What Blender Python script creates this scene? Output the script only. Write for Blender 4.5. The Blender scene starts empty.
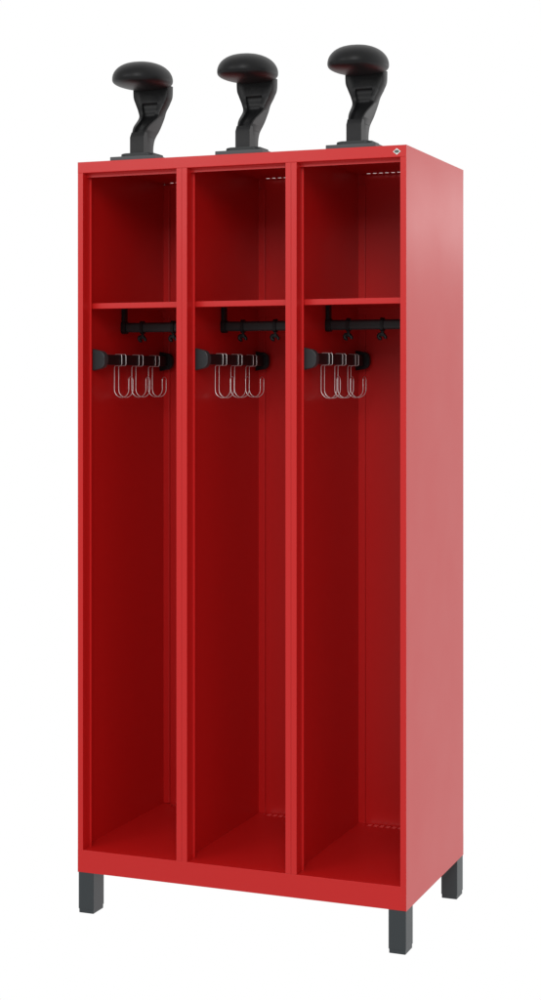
import bpy, bmesh, math
from mathutils import Vector, Matrix
S = bpy.context.scene
COL = S.collection
W, D, H, F = 0.8443, 0.4999, 1.75, 0.10       # body width, depth, height; foot height
P = W / 3                                     # pitch of the three compartments

# ------------------------------------------------------------------ materials
def mat(name, col, rough, spec=0.5, wave=0.0, metal=0.0, bump=0.0, bscale=900, var=0.0, coat=0.0, coat_rough=0.2):
    m = bpy.data.materials.new(name); m.use_nodes = True
    nt = m.node_tree; b = nt.nodes['Principled BSDF']
    b.inputs['Base Color'].default_value = (*col, 1)
    b.inputs['Roughness'].default_value = rough
    b.inputs['Metallic'].default_value = metal
    b.inputs['Specular IOR Level'].default_value = spec
    b.inputs['Coat Weight'].default_value = coat
    b.inputs['Coat Roughness'].default_value = coat_rough
    tc = nt.nodes.new('ShaderNodeTexCoord')
    if bump:
        n = nt.nodes.new('ShaderNodeTexNoise'); n.inputs['Scale'].default_value = bscale; n.inputs['Detail'].default_value = 2
        bp = nt.nodes.new('ShaderNodeBump'); bp.inputs['Strength'].default_value = bump; bp.inputs['Distance'].default_value = 0.0004
        nt.links.new(tc.outputs['Object'], n.inputs['Vector']); nt.links.new(n.outputs['Fac'], bp.inputs['Height'])
        nt.links.new(bp.outputs['Normal'], b.inputs['Normal'])
        if wave:     # slight waviness of thin sheet steel
            nw = nt.nodes.new('ShaderNodeTexNoise'); nw.inputs['Scale'].default_value = 4.5; nw.inputs['Detail'].default_value = 1
            bw = nt.nodes.new('ShaderNodeBump'); bw.inputs['Strength'].default_value = wave; bw.inputs['Distance'].default_value = 0.004
            nt.links.new(tc.outputs['Object'], nw.inputs['Vector']); nt.links.new(nw.outputs['Fac'], bw.inputs['Height'])
            nt.links.new(bw.outputs['Normal'], bp.inputs['Normal'])
    if var:
        n2 = nt.nodes.new('ShaderNodeTexNoise'); n2.inputs['Scale'].default_value = 6; n2.inputs['Detail'].default_value = 5
        mr = nt.nodes.new('ShaderNodeMapRange')
        mr.inputs['To Min'].default_value = rough - var; mr.inputs['To Max'].default_value = rough + var
        nt.links.new(tc.outputs['Object'], n2.inputs['Vector']); nt.links.new(n2.outputs['Fac'], mr.inputs['Value'])
        nt.links.new(mr.outputs['Result'], b.inputs['Roughness'])
    return m
RED = mat('red_powder_coat', (0.57, 0.0095, 0.0088), 0.36, spec=0.45, wave=0.35, bump=0.10, var=0.03)
FOOT = mat('anthracite_plastic', (0.030, 0.037, 0.041), 0.45, bump=0.15, var=0.04)
BLK = mat('black_plastic', (0.009, 0.0092, 0.0098), 0.42, spec=0.28, bump=0.12, var=0.04)
BLKG = mat('black_gloss_plastic', (0.0095, 0.0095, 0.010), 0.42, spec=0.20, bump=0.05, var=0.03)
BAR = mat('dark_grey_plastic', (0.024, 0.027, 0.028), 0.45, spec=0.35, bump=0.12, var=0.04)
BRK = mat('slate_plastic', (0.040, 0.046, 0.049), 0.45, bump=0.12, var=0.04)
PLATE = mat('grey_steel_plate', (0.055, 0.062, 0.066), 0.45, bump=0.1)
WIRE = mat('bright_wire', (0.80, 0.78, 0.77), 0.48, metal=1.0)
BADGE = mat('badge_white', (0.82, 0.82, 0.80), 0.3)
BADGEG = mat('badge_grey', (0.12, 0.16, 0.14), 0.4)
BADGED = mat('badge_dark', (0.03, 0.035, 0.035), 0.4)

# ------------------------------------------------------------------ helpers
def finish(name, bm, m, parent=None, loc=None, angle=35, wn=True):
    bmesh.ops.recalc_face_normals(bm, faces=bm.faces)
    for f in bm.faces: f.smooth = True
    ca = math.radians(angle)
    for e in bm.edges:
        if len(e.link_faces) == 2: e.smooth = e.calc_face_angle(0) < ca
        else: e.smooth = False
    me = bpy.data.meshes.new(name); bm.to_mesh(me); bm.free()
    me.materials.append(m)
    o = bpy.data.objects.new(name, me); COL.objects.link(o)
    if parent: o.parent = parent
    if loc: o.location = loc
    if wn:
        md = o.modifiers.new('weighted_normals', 'WEIGHTED_NORMAL'); md.keep_sharp = True; md.weight = 100
    return o
def box(bm, x0, x1, y0, y1, z0, z1, bev=0.0, seg=2):
    r = bmesh.ops.create_cube(bm, size=1)
    for v in r['verts']:
        v.co = Vector(((x0+x1)/2 + v.co.x*(x1-x0), (y0+y1)/2 + v.co.y*(y1-y0), (z0+z1)/2 + v.co.z*(z1-z0)))
    if bev:
        es = list({e for v in r['verts'] for e in v.link_edges})
        bmesh.ops.bevel(bm, geom=es, offset=bev, segments=seg, profile=0.5, affect='EDGES')
def prism(bm, pts, axis, a0, a1, bev=0.0, seg=2):
    """closed outline in the plane normal to axis, extruded from a0 to a1"""
    def P3(p, a):
        return {'x': (a, p[0], p[1]), 'y': (p[0], a, p[1]), 'z': (p[0], p[1], a)}[axis]
    A = [bm.verts.new(P3(p, a0)) for p in pts]; B = [bm.verts.new(P3(p, a1)) for p in pts]
    n = len(pts); fa = bm.faces.new(A); fb = bm.faces.new(B[::-1])
    for i in range(n): bm.faces.new((A[i], B[i], B[(i+1) % n], A[(i+1) % n]))
    if bev:
        es = list(set(fa.edges) | set(fb.edges))
        bmesh.ops.bevel(bm, geom=es, offset=bev, segments=seg, profile=0.5, affect='EDGES')
def fold(bm, path, t, axis, a0, a1, rb=0.0012):
    """folded sheet metal: an open 2D path with small bend radii, thickness t to the left of it"""
    pts = [Vector(path[0])]
    for i in range(1, len(path)-1):
        p, a, b = Vector(path[i]), Vector(path[i-1]), Vector(path[i+1])
        u, v = (a-p), (b-p); r = min(rb, u.length*.45, v.length*.45)
        u.normalize(); v.normalize(); s, e = p+u*r, p+v*r
        for k in range(4):
            q = k/3; pts.append(s*(1-q)**2 + p*2*q*(1-q) + e*q*q)
    pts.append(Vector(path[-1]))
    off = []
    for i, p in enumerate(pts):
        ns = []
        if i: d = (p-pts[i-1]).normalized(); ns.append(Vector((-d.y, d.x)))
        if i < len(pts)-1: d = (pts[i+1]-p).normalized(); ns.append(Vector((-d.y, d.x)))
        n = sum(ns, Vector((0, 0))).normalized(); off.append(p + n*t/max(0.5, n.dot(ns[0])))
    def P3(p, a): return {'x': (a, p[0], p[1]), 'y': (p[0], a, p[1]), 'z': (p[0], p[1], a)}[axis]
    L = [[bm.verts.new(P3(p, a)) for p in q] for a in (a0, a1) for q in (pts, off)]
    n = len(pts)
    for i in range(n-1):
        bm.faces.new((L[0][i], L[0][i+1], L[2][i+1], L[2][i]))
        bm.faces.new((L[1][i], L[3][i], L[3][i+1], L[1][i+1]))
        bm.faces.new((L[0][i], L[1][i], L[1][i+1], L[0][i+1]))
        bm.faces.new((L[2][i], L[2][i+1], L[3][i+1], L[3][i]))
    for i in (0, n-1): bm.faces.new((L[0][i], L[2][i], L[3][i], L[1][i]))
def slotted(bm, x0, x1, y0, y1, z0, z1, sy0, sy1, slots):
    """horizontal sheet with real through slots"""
    xs = sorted({x0, x1, *[v for s in slots for v in s]}); ys = [y0, sy0, sy1, y1]
    hole = lambda i, j: j == 1 and any(abs(xs[i]-s[0]) < 1e-6 for s in slots)
    V = {}
    def v(i, j, z):
        if (i, j, z) not in V: V[(i, j, z)] = bm.verts.new((xs[i], ys[j], z))
        return V[(i, j, z)]
    nx, ny = len(xs)-1, 3
    solid = lambda i, j: 0 <= i < nx and 0 <= j < ny and not hole(i, j)
    for i in range(nx):
        for j in range(ny):
            if not solid(i, j): continue
            bm.faces.new((v(i,j,z1), v(i+1,j,z1), v(i+1,j+1,z1), v(i,j+1,z1)))
            bm.faces.new((v(i,j,z0), v(i,j+1,z0), v(i+1,j+1,z0), v(i+1,j,z0)))
            for (a, b, c, d, e, g) in ((i-1,j,i,j,i,j+1), (i+1,j,i+1,j,i+1,j+1), (i,j-1,i,j,i+1,j), (i,j+1,i,j+1,i+1,j+1)):
                if not solid(a, b): bm.faces.new((v(c,d,z0), v(e,g,z0), v(e,g,z1), v(c,d,z1)))
def tube(bm, pts, r, n=8, closed=False):
    pts = [Vector(p) for p in pts]; N = len(pts); rings = []; up = None
    for i, p in enumerate(pts):
        a = pts[i-1] if (i or closed) else p; b = pts[(i+1) % N] if (i < N-1 or closed) else p
        d = (b-a).normalized()
        if up is None: up = d.orthogonal().normalized()
        up = (up - d*up.dot(d)).normalized(); s = d.cross(up)
        rings.append([bm.verts.new(p + (up*math.cos(2*math.pi*k/n) + s*math.sin(2*math.pi*k/n))*r) for k in range(n)])
    for i in range(N if closed else N-1):
        A, B = rings[i], rings[(i+1) % N]
        for k in range(n): bm.faces.new((A[k], A[(k+1) % n], B[(k+1) % n], B[k]))
    if not closed: bm.faces.new(rings[0][::-1]); bm.faces.new(rings[-1])
def rrect(hx, hy, r, cx=0, cy=0, n=5):
    out = []
    for sx, sy, a in ((1,1,0), (-1,1,90), (-1,-1,180), (1,-1,270)):
        for k in range(n+1):
            t = math.radians(a + 90*k/n)
            out.append((cx + sx*(hx-r) + r*math.cos(t), cy + sy*(hy-r) + r*math.sin(t)))
    return out
def thing(name, label, cat, loc, group=None):
    o = bpy.data.objects.new(name, None); COL.objects.link(o); o.location = loc
    o.empty_display_size = 0.05
    o['label'] = label; o['category'] = cat
    if group: o['group'] = group
    return o
def copy_tree(o, parent=None):
    c = o.copy(); COL.objects.link(c); c.parent = parent
    for ch in list(o.children): copy_tree(ch, c)
    return c
SIDE = ['left', 'middle', 'right']

# ------------------------------------------------------------------ the locker
LK = thing('wardrobe_locker', 'tall open red steel locker with three doorless compartments on dark grey feet', 'locker', (0, 0, F))
ST, RD, LIP = 0.0143, 0.037, 0.0042          # stile width, rebate depth, lip
HB = 1.7228                                   # underside of the header
RT = 0.0555                                   # top of the bottom rail
T = 0.0010
# outer side panels, bent round into the front stile, rebate and lip
for s in (0, 1):
    bm = bmesh.new()
    X = (lambda x: x) if s == 0 else (lambda x: W-x)
    path = [(X(ST+LIP), RD), (X(ST), RD), (X(ST), 0), (X(0), 0), (X(0), D-.0015), (X(.014), D-.0015)]
    fold(bm, path[::-1] if s == 0 else path, T, 'z', RT-.00005, HB-.0001, rb=.0005)
    # thickness goes inward on both sides
    for z0, z1 in ((0, RT-.00005), (HB-.0001, H)):
        box(bm, min(X(0), X(T)), max(X(0), X(T)), 0, D-.0015, z0, z1)
    path = [(X(.0012), .4930), (X(.0180), .4930), (X(.0180), .4975)]
    fold(bm, path[::-1] if s == 0 else path, T, 'z', RT+.001, H-.004)
    finish('side_panel', bm, RED, LK)
# partitions, two folded sheets back to back
for k in (1, 2):
    bm = bmesh.new(); c = P*k
    for sg in (-1, 1):
        g = [(c+sg*(ST-.0003+LIP), RD), (c+sg*(ST-.0003), RD), (c+sg*(ST-.0003), 0), (c+sg*.0002, 0), (c+sg*.0002, .4930), (c+sg*.0180, .4930), (c+sg*.0180, .4975)]
        fold(bm, g[::-1] if sg > 0 else g, T, 'z', RT+.0002, HB-.0002, rb=.0006)
        box(bm, *sorted((c+sg*.00025, c+sg*.0011)), .006, .4930, HB-.001, H-.0004)
    finish('partition', bm, RED, LK)
# roof: header, rebate lip and top sheet with ventilation slots
bm = bmesh.new()
pth = [(.022, HB-.0088), (.022, HB), (0, HB), (0, H), (.0175, H)]
fold(bm, pth, -T, 'x', T+.0001, W-T-.0001)
sl = [(P*k+.0295+.0165*i, P*k+.0405+.0165*i) for k in range(3) for i in range(13)]
slotted(bm, T-.0003, W-T+.0003, .0175, D-.0015, H-.0008, H, .4690, .4805, sl)
finish('roof_panel', bm, RED, LK)
bm = bmesh.new()
box(bm, T+.0001, W-T-.0001, D-.0014, D, 0, H)
finish('back_panel', bm, RED, LK)
bm = bmesh.new()
fold(bm, [(.012, .0005), (0, .0005), (0, RT), (.004, RT)][::-1], T, 'x', T+.0001, W-T-.0001, rb=.0010)
finish('bottom_rail', bm, RED, LK)
for k in range(3):
    bm = bmesh.new()
    sl = [(P*k+.0295+.0165*i, P*k+.0405+.0165*i) for i in range(13)]
    slotted(bm, P*k+.0004, P*(k+1)-.0004, .0041, .4980, RT-.001, RT-.0001, .4715, .4905, sl)
    finish('floor_panel', bm, RED, LK)
    # shelf: folded front lip, top sheet, rear lip
    bm = bmesh.new()
    fold(bm, [(.060, 1.3900), (.044, 1.3900), (.044, 1.4040), (.486, 1.4040), (.486, 1.385)][::-1], T, 'x', P*k+.0018, P*(k+1)-.0018)
    finish('shelf', bm, RED, LK)
# feet
for fx, fy in ((.0012, .0012), (W-.0432, .0012), (.0012, D-.0572), (W-.0432, D-.0572)):
    bm = bmesh.new(); box(bm, fx, fx+.042, fy, fy+.056, -.0905, .003, .0018)
    ft = finish('foot', bm, FOOT, LK)
    bm = bmesh.new(); box(bm, fx+.0013, fx+.0407, fy+.0013, fy+.0547, -F, -.0900, .0012)
    finish('foot_cap', bm, FOOT, ft)
# badge
bm = bmesh.new(); bx, bz = .8222, 1.7352
prism(bm, [(bx-.0094, bz), (bx, bz-.0076), (bx+.0094, bz), (bx, bz+.0076)], 'y', -.0016, .0000, .0004)
bd = finish('nameplate', bm, BADGE, LK)
bm = bmesh.new()
prism(bm, [(bx+.0060*math.cos(i*math.pi/10), bz+.0036*math.sin(i*math.pi/10)) for i in range(20)], 'y', -.0020, -.0014)
finish('emblem', bm, BADGEG, bd)
bm = bmesh.new()
box(bm, bx-.0036, bx-.0010, -.0022, -.0019, bz-.0004, bz+.0004)
box(bm, bx+.0010, bx+.0036, -.0022, -.0019, bz-.0004, bz+.0004)
box(bm, bx-.0005, bx+.0005, -.0022, -.0019, bz-.0016, bz+.0016)
finish('emblem_mark', bm, BADGED, bd)

# ------------------------------------------------------------------ rails in each compartment
BX0, BX1, BZ0, BZ1 = .0098, .0275, 1.2515, 1.2775      # square hook bar
RY, RZ = .243, 1.3492                                  # oval clothes rail
for k in range(3):
    x = P*k + .0014
    # hook bar along the left wall
    bm = bmesh.new(); box(bm, P*k+BX0, P*k+BX1, .080, .4700, BZ0, BZ1, .0015)
    hb = finish('hook_bar', bm, BLK, LK)
    def dshape(w, h, cz, r):
        pts = [(x, cz-h), (x, cz+h)]
        n = 8
        pts += [(x+w-r+r*math.sin(math.pi/2*i/n), cz+h*.86-r*1.0+ (r+h*.14*0)*math.cos(math.pi/2*i/n)) for i in range(n+1)]
        pts += [(x+w-r+r*math.cos(math.pi/2*i/n), cz-h*.86+r-r*math.sin(math.pi/2*i/n)) for i in range(n+1)]
        return pts
    bm = bmesh.new(); prism(bm, dshape(.0345, .0270, 1.2640, .019), 'y', .0740, .0950, .0022, 3)
    finish('end_bracket', bm, BRK, hb)
    bm = bmesh.new(); prism(bm, dshape(.0380, .0262, 1.2640, .017), 'y', .4660, .4780, .0018, 3)
    prism(bm, dshape(.029, .0180, 1.2640, .012), 'y', .4630, .4665, .001)
    finish('end_bracket', bm, BLK, hb)
    # clothes rail across, hung from the shelf
    bm = bmesh.new()
    prism(bm, rrect(.0075, .0125, .0070, RY, RZ), 'x', x+.008, P*(k+1)-.0094)
    cr = finish('clothes_rail', bm, BAR, LK)
    for sx, q in ((1, P*k+.0014), (-1, P*(k+1)-.0014)):
        bm = bmesh.new()
        prism(bm, rrect(.0115, .0165, .008, RY, RZ), 'x', *sorted((q, q+sx*.013)), .001)
        box(bm, *sorted((q+sx*.001, q+sx*.0105)), RY-.009, RY+.009, RZ+.010, 1.4026, .0008)
        box(bm, *sorted((q+sx*.001, q+sx*.020)), RY-.011, RY+.011, 1.3985, 1.4029, .0008)
        finish('rail_bracket', bm, BLK, cr)

# wire hooks: one bent wire looped round the bar, two parallel J hooks joined at the tips
def wire_hook_mesh():
    bm = bmesh.new(); r = .00092; g = .0240
    cx, top, bot = (BX0+BX1)/2, BZ1+.0016-1.2645, BZ0-.0016-1.2645
    L, R = BX0-.0016-cx, BX1+.0016-cx
    jb, tip, jr = 1.1672-1.2645+.0013, 1.2170-1.2645, .0205
    def half(y):
        p = [(L+.0006, y, bot+.003)]                           # free end behind the bar
        p += [(L+.0006, y, top-.004), (L+.003, y, top), (R-.003, y, top), (R, y, top-.003), (R, y, bot+.003), (R-.003, y, bot), (L+.003, y, bot), (L+.0002, y, bot-.0035)]
        zc = jb + jr
        p += [(L, y, zc+.01)]
        for i in range(0, 13):
            a = math.pi + math.pi*i/12
            p.append((L+jr+jr*math.cos(a), y, zc+jr*math.sin(a)))
        p += [(L+2*jr, y, tip-.004)]
        return p
    a, b = half(0), half(g)
    xr = L+2*jr
    arc = [(xr, g/2-g/2*math.cos(math.pi*i/8)*1.0, tip-.004+.009*math.sin(math.pi*i/8)) for i in range(1, 8)]
    tube(bm, a+arc+b[::-1], r, 8)
    return bm
wh = None
order = ['frontmost', 'middle', 'rearmost']
for k in range(3):
    for j in range(3):
        loc = (P*k+(BX0+BX1)/2, .183+.001*k+.1*j, F+1.2645)
        if wh is None: wh = o = finish('wire_hook', wire_hook_mesh(), WIRE, None, loc)
        else:
            o = wh.copy(); COL.objects.link(o); o.location = loc
        o['label'] = f'thin bright double wire hook, {order[j]} of three on the black bar in the {SIDE[k]} compartment'
        o['category'] = 'hook'; o['group'] = 'wire hooks on the hook bars'

# small black slide-on hooks on the clothes rails
def slide_hook_mesh():
    bm = bmesh.new()
    outer, inner = rrect(.0115, .0170, .0100), rrect(.0078, .0130, .0072)
    n = len(outer); V = []
    for x in (-.0038, .0038):
        V.append([bm.verts.new((x, p[0], p[1])) for p in outer]); V.append([bm.verts.new((x, p[0], p[1])) for p in inner])
    for i in range(n):
        j = (i+1) % n
        bm.faces.new((V[0][i], V[0][j], V[2][j], V[2][i])); bm.faces.new((V[1][i], V[3][i], V[3][j], V[1][j]))
        bm.faces.new((V[0][i], V[1][i], V[1][j], V[0][j])); bm.faces.new((V[2][i], V[2][j], V[3][j], V[3][i]))
    box(bm, -.0030, .0030, -.0035, .0035, -.0300, -.0160, .001)
    # swivelling hook: a short collar and a curl to each side
    box(bm, -.0052, .0052, -.0060, .0060, -.0285, -.0200, .002)
    pts = [(.001, 0, -.0245)]
    for i in range(0, 11):
        a = math.radians(70 + 215*i/10)
        pts.append((-.0045+.0058*math.cos(a), .001*i/10, -.0290+.0055*math.sin(a)))
    tube(bm, pts, .0048, 10)
    tube(bm, [(.000, 0, -.0250), (.0050, 0, -.0270), (.0078, 0, -.0310), (.0070, 0, -.0350)], .0044, 10)
    return bm
sh = None
for k in range(3):
    for j, lx in enumerate((.0590, .1467)):
        loc = (P*k+lx, RY, F+RZ)
        if sh is None: sh = o = finish('slide_hook', slide_hook_mesh(), BLK, None, loc)
        else:
            o = sh.copy(); COL.objects.link(o); o.location = loc
        o['label'] = f'small black plastic hook, {["left", "right"][j]} one of two on the clothes rail in the {SIDE[k]} compartment'
        o['category'] = 'hook'; o['group'] = 'slide-on hooks on the clothes rails'

# ------------------------------------------------------------------ helmet holders on the roof
def spline(keys, n):
    out = []
    for i in range(len(keys)-1):
        p0 = keys[max(i-1, 0)]; p1 = keys[i]; p2 = keys[i+1]; p3 = keys[min(i+2, len(keys)-1)]
        for s in range(n):
            t = s/n
            out.append([.5*(2*b + (c-a)*t + (2*a-5*b+4*c-d)*t*t + (3*b-3*c+d-a)*t**3) for a, b, c, d in zip(p0, p1, p2, p3)])
    out.append(list(keys[-1])); return out
def holder():
    r = thing('helmet_holder', 'x', 'helmet holder', (P/2, 0, F+H+.0004), 'helmet holders on the locker roof')
    Z = H+.0004
    bm = bmesh.new(); box(bm, -.061, .061, .018, .080, 0, .0108, .0008)
    bp = finish('base_plate', bm, PLATE, r)
    bm = bmesh.new(); prism(bm, rrect(.0435, .042, .016, .0, .074), 'z', .0110, .0200, .003, 3)
    finish('mounting_flange', bm, BAR, bp)
    # neck: channel section open to the front, waisted, swelling to the head
    K = [  # z, yc, hx, hy, notch half width (fraction), notch depth
        (1.7690, .0760, .0175, .0300, .62, .0003),
        (1.7900, .0760, .0175, .0300, .62, .0003),
        (1.8080, .0790, .0176, .0330, .62, .0020),
        (1.8200, .0840, .0180, .0370, .62, .0060),
        (1.8400, .1000, .0215, .0365, .56, .0110),
        (1.8680, .1270, .0275, .0215, .56, .0110),
        (1.8850, .1305, .0325, .0190, .56, .0080),
        (1.9000, .1335, .0395, .0185, .54, .0060),
        (1.9070, .1340, .0425, .0185, .50, .0004),
        (1.9220, .1350, .0480, .0185, .50, .0003),
        (1.9480, .1350, .0490, .0185, .50, .0003)]
    bm = bmesh.new(); rings = []
    for z, yc, hx, hy, nf, nd in spline(K, 5):
        nd = max(nd, .0002); q = .006; nw = hx*nf
        a = [(-hx, -hy+q), (-hx+q*.3, -hy+q*.3), (-hx+q, -hy), (-nw, -hy), (-nw+.0008, -hy+nd), (nw-.0008, -hy+nd), (nw, -hy), (hx-q, -hy), (hx-q*.3, -hy+q*.3), (hx, -hy+q),
             (hx, hy-q), (hx-q*.3, hy-q*.3), (hx-q, hy), (-hx+q, hy), (-hx+q*.3, hy-q*.3), (-hx, hy-q)]
        rings.append([bm.verts.new((p[0], yc+p[1], z-Z)) for p in a])
    n = len(rings[0])
    for A, B in zip(rings, rings[1:]):
        for k in range(n): bm.faces.new((A[k], A[(k+1) % n], B[(k+1) % n], B[k]))
    bm.faces.new(rings[0][::-1]); bm.faces.new(rings[-1])
    nk = finish('neck', bm, BLK, r, angle=28, wn=False)
    # clamp at the foot of the neck
    bm = bmesh.new()
    prism(bm, [(.0415, .018), (.0415, .0600), (.0500, .0735), (.0640, .0735), (.0640, .0520), (.0720, .0460), (.0840, .0180)], 'x', -.0186, .0186, .0012)
    finish('clamp', bm, BLK, nk)
    # head
    bm = bmesh.new(); rows = []; NU, NV = 56, 26
    tilt = Matrix.Rotation(math.radians(3.0), 3, 'X')
    for j in range(NV+1):
        ph = -math.pi/2 + math.pi*j/NV
        c, s = math.cos(ph), math.sin(ph)
        rr = abs(c)**(.80); zz = (.0440 if s > 0 else .0215)*math.copysign(abs(s)**(1.0 if s > 0 else .74), s)
        row = []
        for i in range(NU):
            a = 2*math.pi*i/NU
            ca, sa = math.cos(a), math.sin(a)
            x = .0690*math.copysign(abs(ca)**.92, ca)*rr; y = .0900*math.copysign(abs(sa)**.92, sa)*rr
            zl = zz*(1 + .12*y/.09) if s < 0 else zz
            v = tilt @ Vector((x, y, zl)); row.append(Vector((v.x, v.y+.0760, v.z+1.9555-Z)))
        rows.append(row)
    bot, top = bm.verts.new(rows[0][0]), bm.verts.new(rows[-1][0])
    RV = [[bm.verts.new(v) for v in row] for row in rows[1:-1]]
    for A, B in zip(RV, RV[1:]):
        for i in range(NU): bm.faces.new((A[i], A[(i+1) % NU], B[(i+1) % NU], B[i]))
    for i in range(NU):
        bm.faces.new((bot, RV[0][(i+1) % NU], RV[0][i])); bm.faces.new((top, RV[-1][i], RV[-1][(i+1) % NU]))
    hd = finish('head_rest', bm, BLKG, r, angle=60, wn=False)
    bm = bmesh.new(); prism(bm, rrect(.016, .006, .0058, .0, .078), 'z', 1.9960-Z, 2.0003-Z, .0008)  # raised black block added to imitate the dark of a recessed slot
    finish('slot_dark_block', bm, BLK, hd)
    return r
h0 = holder()
for k in range(3):
    o = h0 if k == 0 else copy_tree(h0)
    o.location.x = P*(k+.5)
    o['label'] = f'black plastic helmet holder with rounded head standing above the {SIDE[k]} compartment'

# ------------------------------------------------------------------ world, lamps, camera
w = bpy.data.worlds.new('World'); S.world = w; w.use_nodes = True
w.node_tree.nodes['Background'].inputs['Color'].default_value = (1, 1, 1, 1)
w.node_tree.nodes['Background'].inputs['Strength'].default_value = 1.0
# white studio backdrop behind the locker, dimmer studio on the near side of it
nt = w.node_tree; tc = nt.nodes.new('ShaderNodeTexCoord'); sp = nt.nodes.new('ShaderNodeSeparateXYZ')
mr = nt.nodes.new('ShaderNodeMapRange'); mr.interpolation_type = 'SMOOTHSTEP'
mr.inputs['From Min'].default_value = -0.45; mr.inputs['From Max'].default_value = 0.30
mr.inputs['To Min'].default_value = 0.60; mr.inputs['To Max'].default_value = 1.0
nt.links.new(tc.outputs['Generated'], sp.inputs[0]); nt.links.new(sp.outputs['Y'], mr.inputs['Value'])
nt.links.new(mr.outputs['Result'], nt.nodes['Background'].inputs['Color'])
def area(name, loc, aim, size, power, col=(1, 1, 1)):
    l = bpy.data.lights.new(name, 'AREA'); l.shape = 'RECTANGLE'; l.size, l.size_y = size; l.energy = power; l.color = col
    o = bpy.data.objects.new(name, l); COL.objects.link(o); o.location = loc
    o.rotation_euler = (Vector(aim)-Vector(loc)).to_track_quat('-Z', 'Y').to_euler()
    o['kind'] = 'structure'
    return o

area('softbox_upper_left', (-1.7, -4.0, 3.0), (.3, 0, 1.75), (1.5, 1.1), 28)
area('softbox_front', (2.1, -5.1, 3.6), (.5, .2, .6), (2.3, 2.1), 118)
area('softbox_rear_right', (2.05, 4.4, 2.15), (.85, .25, 1.6), (.9, .35), 2.6)

cam = bpy.data.cameras.new('camera'); co = bpy.data.objects.new('camera', cam); COL.objects.link(co)
yaw = 0.377240
co.location = (1.96710, -3.67428, 1.208865+F); co.rotation_euler = (math.pi/2, 0, yaw)
cam.sensor_fit = 'VERTICAL'; cam.sensor_height = 36; cam.lens = 1678.97/1000*36
cam.shift_y = -(500-381.752)/1000
cam.clip_start = .05; cam.clip_end = 200
S.camera = co
S.render.engine = 'CYCLES'
S.view_settings.view_transform = 'Standard'; S.view_settings.look = 'None'
S.view_settings.exposure = 0; S.view_settings.gamma = 1
